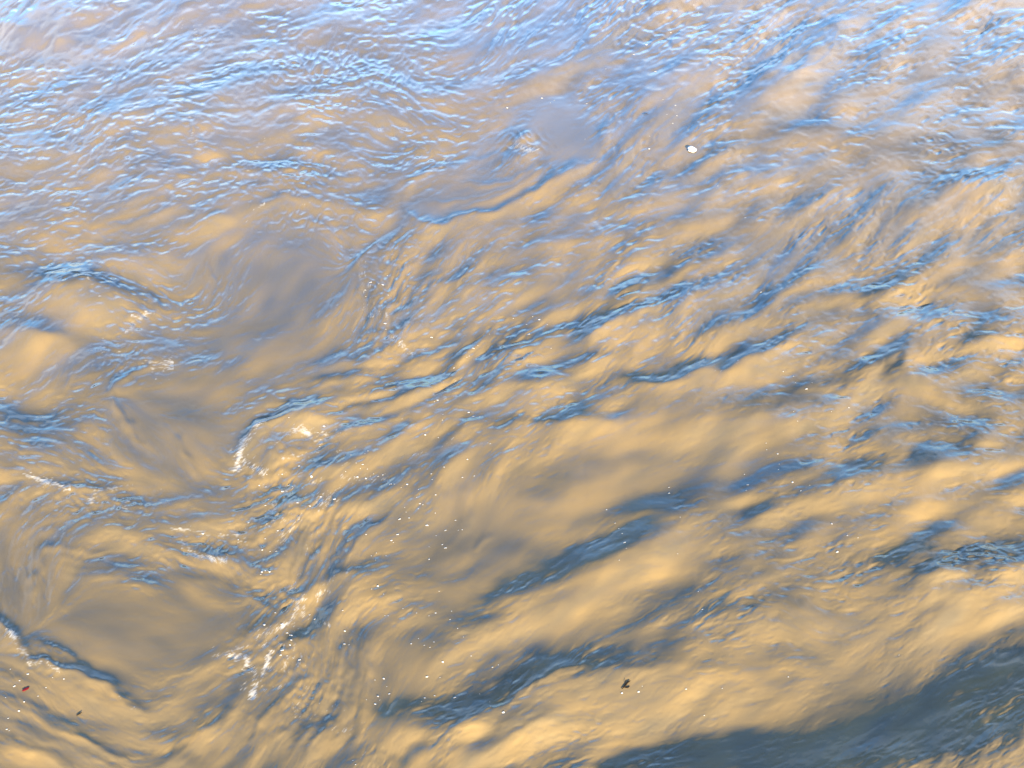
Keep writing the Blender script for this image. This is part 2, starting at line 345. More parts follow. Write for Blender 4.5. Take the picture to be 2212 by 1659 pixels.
def line_field(pts, reach):
    P = np.array(pts, float)
    x0, y0 = P.min(0) - reach; x1, y1 = P.max(0) + reach
    j0 = max(0, int((x0 - X0)/STEP)); j1 = min(NX, int((x1 - X0)/STEP) + 2)
    i0 = max(0, int((y0 - Y0)/STEP)); i1 = min(NY, int((y1 - Y0)/STEP) + 2)
    if j1 <= j0 or i1 <= i0: return None
    qx = PX[i0:i1, j0:j1] + wobx[i0:i1, j0:j1]; qy = PY[i0:i1, j0:j1] + woby[i0:i1, j0:j1]
    seg = np.hypot(*np.diff(P, axis=0).T); L = np.concatenate([[0], np.cumsum(seg)])
    best = np.full(qx.shape, 1e12); sd = np.zeros(qx.shape); tt = np.zeros(qx.shape)
    for k in range(len(seg)):
        ax, ay = P[k]; bx, by = P[k+1]; ux, uy = (bx-ax)/seg[k], (by-ay)/seg[k]
        t = (qx-ax)*ux + (qy-ay)*uy; s = -(qx-ax)*uy + (qy-ay)*ux       # positive to the near side
        tc = np.clip(t, -1e9 if k == 0 else 0, 1e9 if k == len(seg)-1 else seg[k]); d = np.hypot(qx-ax-tc*ux, qy-ay-tc*uy)
        m = d < best
        best = np.where(m, d, best); sd = np.where(m, np.where(s >= 0, d, -d), sd); tt = np.where(m, L[k] + t, tt)
    return (slice(i0, i1), slice(j0, j1)), sd, tt, L[-1]
wobx = 4.5*norm(blur(rng.standard_normal((NY, NX)), 16)) + 2.0*norm(blur(rng.standard_normal((NY, NX)), 6))
woby = 3.5*norm(blur(rng.standard_normal((NY, NX)), 16)) + 1.6*norm(blur(rng.standard_normal((NY, NX)), 6))
crest_var = np.clip(norm(blur(rng.standard_normal((NY, NX)), 30)), -2, 2)
h_wave = np.zeros((NY, NX))
for (pts, sl_, wf, wb, rd) in WAVES:
    r = line_field(pts, 3.6*max(wf, wb) + 10)
    if r is None: continue
    sli, sd, tt, L = r
    e = min(.5*L, max(3.2*wf, 60))
    e0, e1 = np.clip((tt + .35*e)/(1.35*e), 0, 1), np.clip((L - tt + .35*e)/(1.35*e), 0, 1)
    ends = e0*e0*(3 - 2*e0)*e1*e1*(3 - 2*e1)
    wloc = np.where(sd >= 0, wf, wb)
    q = np.sqrt(sd*sd + rd*rd) - rd
    # exponential face (steepest under the crest), rounded back
    prof = np.where(sd >= 0, np.exp(-q/wf), np.exp(-(q/wb)**1.4*0.9))
    h_wave[sli] += prof*ends*sl_*wf*M[sli[0]]*(.42 if wf > 60 else .50 if wf > 40 else .66)*(1 + .16*crest_var[sli])
for (pts, sl_, hw) in SEAMS:
    r = line_field(pts, 4*hw)
    if r is None: continue
    sli, sd, tt, L = r
    e = .3*L
    ends = np.clip((tt + .2*e)/e, 0, 1)*np.clip((L - tt + .2*e)/e, 0, 1); ends = ends*ends*(3-2*ends)
    h_wave[sli] += np.exp(-(sd/hw)**2)*ends*1.5*sl_*hw*M[sli[0]]

# soft hollows and rises: x, y, rx, ry, turn, height in units of slope x ry
MOUNDS = [(200,655,80,40,5,.30),(1128,303,22,12,0,.25),(390,870,55,45,0,-.10),(1170,1030,70,35,-10,-.12),(1230,1180,150,60,-30,-.10),(1370,1080,120,40,-10,-.15),
 (60,885,60,40,0,-.22),(1800,1590,260,60,-15,-.22),(1340,1000,80,40,0,.1),(1470,930,70,40,0,.12),(400,1490,140,60,0,.06),(633,1355,40,20,-40,-.35),(640,1270,25,12,0,-.3),(420,1620,30,30,0,-.2)]
for (x, y, rx, ry, tn, k) in MOUNDS:
    h_wave += np.exp(-ell(x, y, rx, ry, tn))*k*ry*M

# --- broad tilts of the surface: x, y, rx, ry, turn (rising right +), towards (+) or away from (-) the viewer
TILTS = [(40,60,40,30,20,.8),(145,95,25,30,40,.8),(70,25,25,15,30,.5),(215,115,35,14,20,.6),(280,95,45,16,20,.9),(330,72,40,14,15,1),(380,98,30,10,0,.8),(230,60,60,18,0,.4),
 (110,345,60,20,10,.6),(230,270,50,16,10,.5),(110,245,30,12,0,.4),(420,300,20,45,0,.7),(450,265,25,12,0,.6),(620,250,90,20,-15,.5),(640,285,60,20,0,.5),(820,260,120,18,-5,.5),(870,300,70,30,0,.5),(530,190,40,12,10,.4),(380,400,90,25,15,.5),(460,490,60,28,10,.9),(380,465,50,15,15,.5),(320,580,80,30,0,.9),(230,570,40,12,0,.4),(200,655,70,35,0,1.2),(110,650,40,14,0,.5),(60,760,80,38,0,.9),(170,770,30,12,0,.4),(610,560,50,70,10,.3),(620,640,120,60,20,-.25),(420,800,120,50,0,-.35),(300,1330,200,70,0,-.25),(70,500,90,20,5,.3),
 (1130,305,20,10,0,.8),(1330,25,60,10,15,.6),(1220,110,30,14,10,.6),(1140,130,40,10,0,.4),(1430,40,40,14,0,.4),(1530,45,30,18,0,.5),(2100,30,70,16,5,.8),(1925,62,40,12,20,.7),(1865,50,30,10,0,.7),(2160,75,40,18,10,.6),(1760,120,25,14,0,.7),(1850,140,50,10,0,.5),(1925,150,60,12,0,.6),(2060,145,50,12,5,.5),(2150,145,40,12,0,.5),
 (1745,165,25,14,0,.7),(1755,215,18,14,0,.8),(1840,240,50,16,0,.8),(1700,200,60,20,10,.4),(1500,170,60,15,0,.4),(1440,210,60,14,15,.6),(1560,160,30,10,0,.3),(2130,220,60,14,10,.6),(2000,235,60,14,0,.4),(1780,330,90,16,5,.4),(2030,345,60,14,15,.4),
 (1600,410,60,22,15,.8),(1690,400,40,14,20,.5),(1900,370,60,16,20,.5),(1790,440,60,18,42,.8),(1740,480,35,16,40,.6),(2060,430,60,24,35,.8),(1970,500,60,16,35,.5),(2140,440,60,30,0,.6),(2190,490,30,20,20,.5),(1640,580,30,40,-35,.6),
 (1280,560,80,20,20,.4),(1060,640,90,24,22,.7),(1180,640,60,20,20,.5),(1280,490,50,14,25,.7),(1340,480,40,12,20,.6),(1500,590,60,14,25,.5),(1410,570,60,14,25,.4),(1560,640,70,16,30,.8),(1510,680,40,14,30,.6),(1450,720,50,18,20,.6),(1250,660,50,20,25,.6),
 (1580,745,80,24,12,.8),(1400,735,40,18,10,.6),(1450,770,40,14,0,.4),(1330,760,60,14,25,.5),(1160,862,80,22,5,1),(1145,785,50,12,5,.6),(1350,790,35,12,0,.7),(1350,870,30,14,30,.6),(1690,770,80,20,20,1),(1590,820,80,20,12,.8),(1850,720,60,16,0,.6),(1960,700,60,16,0,.7),(2140,640,60,20,0,.7),(2130,760,60,20,0,.8),
 (1290,940,70,28,15,1.2),(1400,910,60,24,20,.9),(1360,960,60,20,10,.5),(1490,945,50,40,0,1.1),(1600,920,80,24,10,.7),(1700,910,60,18,8,.6),(1930,850,80,24,-5,.9),(1560,1000,60,24,10,.6),(2130,1020,80,24,5,.6),(2000,1060,100,20,10,.8),(1870,1075,50,16,10,.6),(2170,1100,60,16,0,.7),
 (870,940,60,14,15,.5),(820,890,60,10,12,.4),(900,905,50,10,15,.4),(660,925,60,16,10,.7),(620,950,50,14,25,.6),(770,960,60,10,20,.6),(880,970,50,20,30,.6),(1010,1050,30,40,60,.8),(880,1080,90,24,10,.6),(780,1100,40,20,20,.7),(960,1110,60,24,30,.9),(800,1160,60,14,20,.5),(1100,1090,60,50,0,.3),(1190,1090,40,14,0,.4),
 (1480,1170,50,50,30,1.1),(1400,1230,60,28,30,1.0),(1310,1270,70,24,30,.9),(1170,1360,60,28,20,1.1),(1060,1395,70,20,25,.9),(970,1430,50,18,30,.8),(830,1320,40,24,10,.9),(790,1300,20,16,0,.6),(840,1410,40,20,0,.4),(870,1470,18,40,-10,.6),(1260,1320,80,16,25,.5),
 (1350,1540,160,50,8,1.1),(1200,1560,80,20,20,.7),(850,1590,70,24,0,.9),(1120,1610,90,20,10,.7),(1250,1610,100,24,0,.8),(1480,1500,60,24,10,.8),(1530,1550,50,20,0,.6),(960,1630,60,18,0,.6),
 (1700,1340,60,20,5,.6),(1800,1360,60,20,10,.7),(2000,1280,80,24,20,.6),(2160,1330,60,36,20,.9),(2050,1350,60,18,20,.5),(1920,1370,60,20,30,.6),(1700,1240,40,14,10,.5),(1640,1180,60,14,20,.5),(1820,1150,50,12,10,.5),(1560,1470,60,14,10,.5),(1660,1480,50,12,5,.3),(2225,1700,40,24,20,1.2),(2080,1610,90,30,20,-1.2),
 (60,1140,40,18,20,.5),(490,1130,60,20,0,.6),(520,1225,35,14,-20,.9),(260,1410,100,30,-10,.3),(200,1540,100,20,-28,.8),(60,1540,60,24,-20,.5),(130,1610,90,24,-25,.9),(330,1600,60,16,-10,.6),(60,1650,60,14,-10,.8),(470,1600,40,24,45,.9),(580,1370,25,18,30,.7),(590,1520,30,14,45,.5),(690,1450,30,24,60,.5),(690,1250,20,30,60,.5),(380,1500,60,20,20,.4),(40,1380,30,30,0,.5),
 (390,880,60,40,0,-.7),(540,720,90,40,10,-.4),(520,580,40,40,0,-.25),(450,700,40,60,0,-.3),(60,890,60,40,0,-1),(230,800,60,25,-30,-.7),(150,880,60,50,0,-.4),(120,600,90,16,5,-1.2),(300,640,60,16,-10,-.7),(40,690,50,16,10,-.8),(120,720,50,8,0,-.6),
 (350,20,120,10,0,-.6),(300,190,220,26,8,-.5),(480,150,140,40,0,-.5),(600,80,140,40,15,-.3),(700,170,160,50,5,-.5),(90,285,70,20,5,-.5),(60,230,80,16,0,-.4),(420,215,100,14,10,-.5),(250,430,90,12,15,-.4),(620,380,110,30,0,-.3),(780,430,60,20,0,-.4),(940,80,80,30,20,-.3),(1090,75,100,16,25,-.4),(1060,110,70,14,20,-.4),(1040,180,60,16,0,-.4),
 (1720,80,60,22,20,-1),(1680,145,70,18,10,-.9),(1560,75,90,16,0,-.4),(1950,90,60,12,15,-.8),(2120,60,60,10,20,-.5),(1890,170,60,10,5,-.6),(2000,170,80,10,5,-.4),(1900,300,120,16,-5,-.5),(2100,320,100,24,10,-.6),(2080,380,70,16,0,-.9),
 (1020,430,110,34,12,-.18),(1195,262,50,34,0,-.25),(1230,320,60,30,0,-.3),(950,540,60,20,40,-.4),
 (1400,610,80,16,20,-.8),(1330,660,60,14,25,-.8),(1200,715,60,10,25,-.6),(1480,540,30,12,20,-.6),(1680,630,50,12,20,-.6),(1620,660,50,10,25,-.6),(1930,640,80,14,10,-.7),(1040,740,60,20,20,-.5),(960,790,40,20,30,-.4),(1090,755,40,12,20,-.8),
 (1440,808,90,14,10,-1.2),(1620,765,60,12,25,-1),(1690,725,50,12,25,-.8),(1560,700,60,12,20,-.5),(1180,908,100,10,5,-1),(1080,905,30,10,0,-1),(1730,850,70,14,5,-.9),(1900,790,60,12,15,-.8),(1660,875,60,12,5,-.6),(2130,730,60,8,5,-.5),(1010,870,30,10,20,-.7),(2170,840,60,30,0,-.4),(2050,960,80,12,10,-.4),
 (1165,1020,60,34,0,-.9),(1390,1070,60,30,10,-1),(1640,1090,60,16,10,-1),(1850,1010,70,14,12,-.8),(2200,960,40,14,0,-.5),
 (1130,1190,70,34,-10,-.6),(1260,1210,90,20,20,-.8),(1090,1270,60,16,25,-.9),(1040,1340,60,14,20,-.6),(1340,1160,80,14,25,-.6),(960,1190,60,12,20,-.7),(930,1250,40,16,20,-.5),(770,1240,40,10,15,-.6),
 (2090,1185,130,36,3,-1.2),(1880,1190,60,20,20,-.7),(1480,1270,60,20,10,-.9),(1520,1310,70,20,0,-.8),(1590,1200,60,14,10,-.5),
 (930,1520,100,22,0,-1.3),(1130,1460,80,20,25,-1.3),(1240,1430,60,16,20,-.8),(1380,1650,80,22,10,-1.6),(1500,1630,90,30,5,-1.8),(1610,1612,80,40,5,-2),(1710,1605,80,48,10,-2),(1800,1575,70,60,15,-2.2),(1890,1535,70,62,15,-2.4),(1990,1545,70,54,20,-2.4),(2090,1510,70,60,30,-2.4),(2190,1450,50,70,40,-2.4),(2290,1400,60,70,30,-2.6),(1820,1640,120,24,15,-1.6),(2000,1560,200,50,25,-1),(700,1560,30,50,20,-.4),(640,1360,16,20,-40,-1),(655,1270,30,7,15,-.8),(440,1245,60,14,-10,-.5),(300,1270,120,20,0,-.2),(290,1320,150,40,0,-.15),(100,1395,60,9,-35,-.8),(200,1450,60,8,-22,-.8),(390,1620,24,20,45,-1),(850,1640,30,14,0,-.8),(130,1170,60,30,0,-.2),(30,1260,40,40,0,-.3)]
tilt = np.zeros((NY, NX))
for (x, y, rx, ry, tn, k) in TILTS:
    rr = 2.6*max(rx, ry)
    i0, i1 = np.clip([int((y - rr - Y0)/STEP), int((y + rr - Y0)/STEP)], 0, NY); j0, j1 = np.clip([int((x - rr - X0)/STEP), int((x + rr - X0)/STEP)], 0, NX)
    if i1 <= i0 or j1 <= j0: continue
    a = R(-tn); dx = PX[i0:i1, j0:j1] + 1.6*wobx[i0:i1, j0:j1] - x; dy = PY[i0:i1, j0:j1] + 1.6*woby[i0:i1, j0:j1] - y
    u = dx*math.cos(a) + dy*math.sin(a); v = -dx*math.sin(a) + dy*math.cos(a)
    tilt[i0:i1, j0:j1] += k*np.exp(-((u/rx)**2 + (v/ry)**2)*.8)
tilt = blur(np.tanh(tilt*.5)/.5, 3.0)
TILT = .225
def heights_from_tilt(sl):                      # the smoothest surface that has these tilts towards the viewer
    p = np.pad(sl, 160, mode='edge'); ky = np.fft.fftfreq(p.shape[0], STEP)[:, None]*2*np.pi; kx = np.fft.rfftfreq(p.shape[1], STEP)[None, :]*2*np.pi
    S = np.fft.rfft2(p); H = (1j*ky)*S/(ky**2 + .55*kx**2 + (1/170.)**2)      # dh/dy = -slope
    return np.fft.irfft2(H, p.shape)[160:-160, 160:-160]
h_tilt = heights_from_tilt(tilt)*TILT*M*(.95 + .05*np.clip((PY - 200)/500, 0, 1))

h_wave *= .6 + .4*np.clip((PY - 200)/500, 0, 1)
gentle = .55 + .45*np.clip((PY - 250)/450, 0, 1)                   # the far water runs lower
SEAM = [(600,1050,70,70),(620,1130,90,60),(560,1200,60,60),(600,1300,60,50),(600,1410,85,75),(200,1085,150,35),(680,470,110,35),(830,600,50,80),(460,1180,60,40),(640,380,130,40),(720,160,160,70),(640,960,70,40),(850,740,60,40),(280,770,60,30),(680,1520,70,80),(100,1430,60,40),(1130,310,40,25)]
seam = np.zeros((NY, NX))
for (x, y, rx, ry) in SEAM: seam = np.maximum(seam, np.exp(-ell(x, y, rx, ry, 0)))
chop = rng.standard_normal((NY, NX)); chop = norm(blur(chop, 4.2)); chop = ridged(norm(chop - blur(chop, 11)), .6)
h_chop = chop*.085*9*M*seam*(.55 + .45*near)
h_low = h_wave + h_tilt + h_chop + gentle*(h_lump + h_swell + h_large + h_med)
fade = np.clip((PX - X0)/300, 0, 1)*np.clip((X1 - PX)/300, 0, 1)*np.clip((PY - Y0)/120, 0, 1)*np.clip((Y1 - PY)/120, 0, 1)
fade = fade*fade*(3 - 2*fade)
h_low *= fade
h_full = h_low + .2*h_tilt*fade
h_low = .45*h_low          # the mesh carries the calmer half of the broad swell
h_geo = h_low + .55*h_small*fade                # carried by the mesh
calm = .62 + .38*np.clip((PY - 500)/500, 0, 1)
h_tot = h_full - ((.45 + .2*(1 - near))*h_wave + .85*h_tilt + (1 - calm)*(h_med + h_lump))*fade + h_micro*fade + calm**.5*(h_small + h_fine)*fade         # what the mirror of the surface follows
def normals(X, Y, h):
    def dd(a, ax): return np.gradient(a, axis=ax)
    ax_, ay_, az_ = dd(X, 1), dd(Y, 1), dd(h, 1); bx_, by_, bz_ = dd(X, 0), dd(Y, 0), dd(h, 0)
    n = np.stack([ay_*bz_ - az_*by_, az_*bx_ - ax_*bz_, ax_*by_ - ay_*bx_], -1)
    n *= np.sign(n[..., 2:3]); n /= np.linalg.norm(n, axis=-1, keepdims=True)
    return n
GX, GY = ground(PX, PY)
h_soft = blur(h_full, 1.3) + blur((.46*h_small + .42*h_fine)*fade, .9)
n_body = normals(GX, GY, h_soft); n_top = normals(GX, GY, h_tot)
gsl = n_top[..., :2]/n_top[..., 2:3]; gl = np.linalg.norm(gsl, axis=-1, keepdims=True) + 1e-9      # ripples never stand steeper than they can
lim = (.20 + .26*near)[..., None]; gsl = gsl*np.tanh(gl/lim)*lim/gl
n_top = np.concatenate([gsl, np.ones_like(gl)], -1); n_top /= np.linalg.norm(n_top, axis=-1, keepdims=True)

# --- froth: line, half width, density
FROTH = [([(560,985),(600,962),(650,945)],3,.5),([(575,1010),(620,990),(680,975)],3,.4),([(690,1290),(700,1268),(740,1250)],3,.5),([(655,1235),(672,1180)],3,.35),([(540,1130),(600,1105),(650,1100)],5,.5),
 ([(560,1010),(620,1040),(680,1050)],6,.4),([(737,973),(800,962),(850,950)],2.5,.4),([(860,915),(930,885)],2.5,.35),([(233,1488),(283,1525)],2.5,.35),([(440,1150),(500,1160),(560,1150)],5,.4),([(640,1460),(700,1500)],9,.3),
 ([(900,985),(937,973),(970,956)],2.5,.4),([(1420,836),(1560,802),(1640,778)],2.5,.35),([(885,895),(985,862)],2.5,.3),([(640,440),(700,440)],2.5,.4),([(535,470),(560,445)],3,.5),([(1590,190),(1655,170)],3,.35),([(930,835),(990,815)],2.5,.3),([(840,690),(900,640)],3,.25),([(516,992),(522,975),(533,958),(547,943)],7,1.0),([(520,990),(545,1008)],6,.6),([(640,940),(655,935),(668,945)],7,.8),([(690,935),(735,930)],8,.35),
 ([(75,1036),(100,1043),(128,1052)],6,.8),([(198,1082),(208,1068),(225,1062),(262,1056)],6,.75),([(300,1085),(312,1080)],9,.5),
 ([(417,1187),(440,1198),(465,1205)],6,.95),([(380,1145),(430,1148)],3,.5),([(498,1415),(525,1412),(535,1432)],10,.9),([(520,1400),(560,1395)],5,.6),([(530,1440),(530,1470)],6,.6),
 ([(575,1440),(570,1465),(562,1480)],8,1.0),([(575,1500),(600,1490)],5,.4),([(640,1315),(628,1332),(610,1345)],7,.8),([(655,1292),(690,1285)],6,.7),([(625,1265),(640,1250)],4,.6),
 ([(610,1350),(560,1380)],12,.45),([(620,1400),(650,1420),(620,1430)],14,.4),([(660,1335),(690,1345)],6,.3),([(33,1385),(50,1410),(70,1432),(110,1447)],5,.8),([(185,1465),(230,1483)],3,.35),
 ([(300,690),(290,700)],5,.8),([(300,680),(318,677)],4,.7),([(260,760),(310,775)],16,.45),([(1128,318),(1140,320)],6,1.0),([(1120,305),(1130,298)],5,.5),([(938,372),(953,368),(957,355)],4,.9),
 ([(790,600),(795,640)],12,.4),([(832,715),(836,700)],5,.6),([(862,748),(868,752)],6,.8),([(560,1140),(600,1120),(660,1100)],20,.4),([(610,1075),(620,1060)],9,.6),([(560,1160),(620,1150)],10,.35),
 ([(765,1033),(810,1035)],7,.6),([(640,1010),(700,1000)],18,.2),([(400,148),(420,55)],1,.0),([(390,40),(425,62)],10,.25),([(415,275),(420,310)],8,.25),([(560,325),(545,350)],6,.3),
 ([(600,1180),(640,1170)],14,.25),([(690,1540),(720,1560)],25,.18),([(640,1520),(680,1540)],20,.2),([(200,618),(210,632)],5,.5),([(1130,1410),(1150,1400)],4,.1)]
foam = np.zeros((NY, NX))
for (pts, hw, dn) in FROTH:
    if dn <= 0: continue
    hw *= 1.3
    r = line_field(pts, 3*hw)
    sli, sd, tt, L = r
    over = np.maximum(np.maximum(-tt, tt - L), 0)
    foam[sli] = np.maximum(foam[sli], dn*np.exp(-(sd/hw)**2 - 0*over))
lace = streaks(rng.standard_normal((NY, NX)), 4, 2.0); lace2 = norm(blur(rng.standard_normal((NY, NX)), 6))
foam = .88*np.clip((foam*1.45 + .34*lace + .24*lace2 - .95)*1.15, 0, 1)*(foam > .06)
h_geo = h_geo + foam*.8*M*fade

# ------------------------------------------------------------------ one sheet of water: fine in the survey, coarse out to the horizon
gd_rows = ground(0, gy)[1]                       # distance of every fine row
depth = lambda d: np.maximum(d*cp + CAM_H*sp, 1.2)
far = gd_rows[0] + np.cumsum(0.06*1.22**np.arange(36)); far = far[far < 900][::-1]
nearr = gd_rows[-1] - np.cumsum(0.04*1.28**np.arange(26)); nearr = nearr[nearr > -60]
dist = np.concatenate([far, gd_rows, nearr])
ratio = (gx - PW/2)/F
ext = np.cumsum(0.004*1.30**np.arange(24)); ext = ext[ext < 8]
rat = np.concatenate([ratio[0] - ext[::-1], ratio, ratio[-1] + ext])
i_off, j_off = len(far), len(ext)
NR, NC = len(dist), len(rat)
WX = rat[None, :]*depth(dist)[:, None]; WY = np.repeat(dist[:, None], NC, 1)
def full(a, fill=0.0):
    o = np.full((NR, NC), fill, float); o[i_off:i_off+NY, j_off:j_off+NX] = a; return o
out_w = 1 - full(fade)
base = 0.045*np.sin(1.9*WX - 3.1*WY + 1.2*np.sin(.6*WX + .3*WY)) + 0.03*np.sin(3.7*WX + 4.3*WY + np.sin(.9*WY)) + .025*np.sin(1.1*WY - .8*WX)
base *= np.clip(1 - np.abs(WY - 8)/120, 0, 1)*np.clip(1 - np.abs(WX)/120, 0, 1)
WZ = full(h_geo) + base*out_w
def mesh_grid(name, X, Y, Z):
    nr, nc = X.shape
    co = np.stack([X, Y, Z], -1).reshape(-1, 3).astype(np.float32)
    idx = np.arange(nr*nc).reshape(nr, nc)
    q = np.stack([idx[1:, :-1], idx[1:, 1:], idx[:-1, 1:], idx[:-1, :-1]], -1).reshape(-1, 4).astype(np.int32)
    me = bpy.data.meshes.new(name)
    me.vertices.add(len(co)); me.vertices.foreach_set('co', co.ravel())
    me.loops.add(q.size); me.loops.foreach_set('vertex_index', q.ravel())
    me.polygons.add(len(q)); me.polygons.foreach_set('loop_start', np.arange(0, q.size, 4, dtype=np.int32))
    me.update(calc_edges=True)
    me.polygons.foreach_set('use_smooth', np.ones(len(q), bool))
    return me
me = mesh_grid('water', WX, WY, WZ)
n_out = normals(WX, WY, WZ)
def vec_attr(name, core):
    a = n_out.copy(); a[i_off:i_off+NY, j_off:j_off+NX] = core
    at = me.attributes.new(name, 'FLOAT_VECTOR', 'POINT'); at.data.foreach_set('vector', a.reshape(-1).astype(np.float32))
vec_attr('body_normal', n_body); vec_attr('surface_normal', n_top)
at = me.attributes.new('froth', 'FLOAT', 'POINT'); at.data.foreach_set('value', full(foam).reshape(-1).astype(np.float32))
at = me.attributes.new('silt', 'FLOAT', 'POINT'); at.data.foreach_set('value', full(np.clip(.5 + .19*silt*fade, 0, 1), .5).reshape(-1).astype(np.float32))
at = me.attributes.new('open_water', 'FLOAT', 'POINT'); at.data.foreach_set('value', np.clip(out_w, 0, 1).reshape(-1).astype(np.float32))
water = bpy.data.objects.new('water', me); col.objects.link(water)
water['kind'] = 'structure'; water['label'] = 'muddy brown tidal river water with swirling boils, ripples and sunlit waves'

def new_mat(name):
    m = bpy.data.materials.new(name); m.use_nodes = True; m.node_tree.nodes.clear(); return m, m.node_tree
m, t = new_mat('muddy_water'); N = t.nodes.new; Lk = t.links.new
ab = N('ShaderNodeAttribute'); ab.attribute_name = 'body_normal'
as_ = N('ShaderNodeAttribute'); as_.attribute_name = 'surface_normal'
af = N('ShaderNodeAttribute'); af.attribute_name = 'froth'
geo = N('ShaderNodeNewGeometry')
nz = N('ShaderNodeTexNoise'); nz.inputs['Scale'].default_value = 1.3; nz.inputs['Detail'].default_value = 5; nz.inputs['Distortion'].default_value = .6
Lk(geo.outputs['Position'], nz.inputs['Vector'])
rmp = N('ShaderNodeValToRGB'); rmp.color_ramp.elements[0].position = .25; rmp.color_ramp.elements[1].position = .75
rmp.color_ramp.elements[0].color = (.108, .083, .045, 1); rmp.color_ramp.elements[1].color = (.178, .119, .047, 1)
asl = N('ShaderNodeAttribute'); asl.attribute_name = 'silt'
mxs = N('ShaderNodeMix'); mxs.data_type = 'FLOAT'; mxs.inputs[0].default_value = .65
Lk(nz.outputs['Fac'], mxs.inputs[2]); Lk(asl.outputs['Fac'], mxs.inputs[3]); Lk(mxs.outputs[0], rmp.inputs['Fac'])
body = N('ShaderNodeBsdfPrincipled')
body.inputs['Roughness'].default_value = 1.0; body.inputs['Specular IOR Level'].default_value = 0
body.inputs['Coat Weight'].default_value = 1.0; body.inputs['Coat IOR'].default_value = 1.36; body.inputs['Coat Roughness'].default_value = 0.075
body.inputs['Subsurface Weight'].default_value = 0.0; body.inputs['Subsurface Radius'].default_value = (1.0, .7, .4); body.inputs['Subsurface Scale'].default_value = 0.10; body.subsurface_method = 'RANDOM_WALK'
Lk(rmp.outputs['Color'], body.inputs['Base Color']); 
# away from the surveyed reach the ripples are a plain procedural chop
ao = N('ShaderNodeAttribute'); ao.attribute_name = 'open_water'
mpo = N('ShaderNodeMapping'); mpo.inputs['Scale'].default_value = (.8, 2.2, 1); mpo.inputs['Rotation'].default_value = (0, 0, R(-25))
no = N('ShaderNodeTexNoise'); no.inputs['Scale'].default_value = 2.6; no.inputs['Detail'].default_value = 7; no.inputs['Roughness'].default_value = .62
Lk(geo.outputs['Position'], mpo.inputs[0]); Lk(mpo.outputs[0], no.inputs['Vector'])
hm = N('ShaderNodeMath'); hm.operation = 'MULTIPLY'; Lk(no.outputs['Fac'], hm.inputs[0]); Lk(ao.outputs['Fac'], hm.inputs[1])
bo = N('ShaderNodeBump'); bo.inputs['Distance'].default_value = .11; Lk(hm.outputs[0], bo.inputs['Height']); Lk(as_.outputs['Vector'], bo.inputs['Normal'])
bb = N('ShaderNodeBump'); bb.inputs['Distance'].default_value = .09; Lk(hm.outputs[0], bb.inputs['Height']); Lk(ab.outputs['Vector'], bb.inputs['Normal'])
Lk(bb.outputs['Normal'], body.inputs['Normal']); Lk(bo.outputs['Normal'], body.inputs['Coat Normal'])
fo = N('ShaderNodeBsdfPrincipled'); fo.inputs['Base Color'].default_value = (.34, .315, .26, 1); fo.inputs['Roughness'].default_value = .55
Lk(as_.outputs['Vector'], fo.inputs['Normal'])
mx = N('ShaderNodeMixShader'); Lk(af.outputs['Fac'], mx.inputs[0]); Lk(body.outputs[0], mx.inputs[1]); Lk(fo.outputs[0], mx.inputs[2])
mo = N('ShaderNodeOutputMaterial'); Lk(mx.outputs[0], mo.inputs['Surface'])
me.materials.append(m)

# ------------------------------------------------------------------ things that float on it
def at_water(x, y):
    X, Y = ground(x, y)
    j = int(np.clip(round((x - X0)/STEP), 0, NX-1)); i = int(np.clip(round((y - Y0)/STEP), 0, NY-1))
    return float(X), float(Y), float(h_geo[i, j]), n_body[i, j]
def tag(o, label, cat, group=None):
    o['label'] = label; o['category'] = cat
    if group: o['group'] = group
def simple_mat(name, colr, rough=.5, spec=.5, var=None):
    m, t = new_mat(name); p = t.nodes.new('ShaderNodeBsdfPrincipled'); o = t.nodes.new('ShaderNodeOutputMaterial')
    t.links.new(p.outputs[0], o.inputs[0]); p.inputs['Roughness'].default_value = rough; p.inputs['Specular IOR Level'].default_value = spec
    p.inputs['Base Color'].default_value = (*colr, 1)
    if var:
        tc = t.nodes.new('ShaderNodeTexCoord'); n = t.nodes.new('ShaderNodeTexNoise'); n.inputs['Scale'].default_value = 60
        r = t.nodes.new('ShaderNodeValToRGB'); r.color_ramp.elements[0].color = (*colr, 1); r.color_ramp.elements[1].color = (*var, 1)
        t.links.new(tc.outputs['Object'], n.inputs['Vector']); t.links.new(n.outputs['Fac'], r.inputs['Fac']); t.links.new(r.outputs[0], p.inputs['Base Color'])
    return m
def link(name, me_, mat):
    if mat and not me_.materials: me_.materials.append(mat)
    for p in me_.polygons: p.use_smooth = True
    o = bpy.data.objects.new(name, me_); col.objects.link(o); return o
def sit(o, x, y, rz=0, lift=0.0):
    X, Y, Z, n = at_water(x, y)
    o.rotation_euler = Vector((0, 0, 1)).rotation_difference(Vector(n)).to_matrix().to_4x4().to_euler()
    from mathutils import Matrix
    o.rotation_euler = (Vector((0, 0, 1)).rotation_difference(Vector(n)).to_matrix() @ Matrix.Rotation(rz, 3, 'Z')).to_euler()
    o.location = (X, Y, Z + lift)

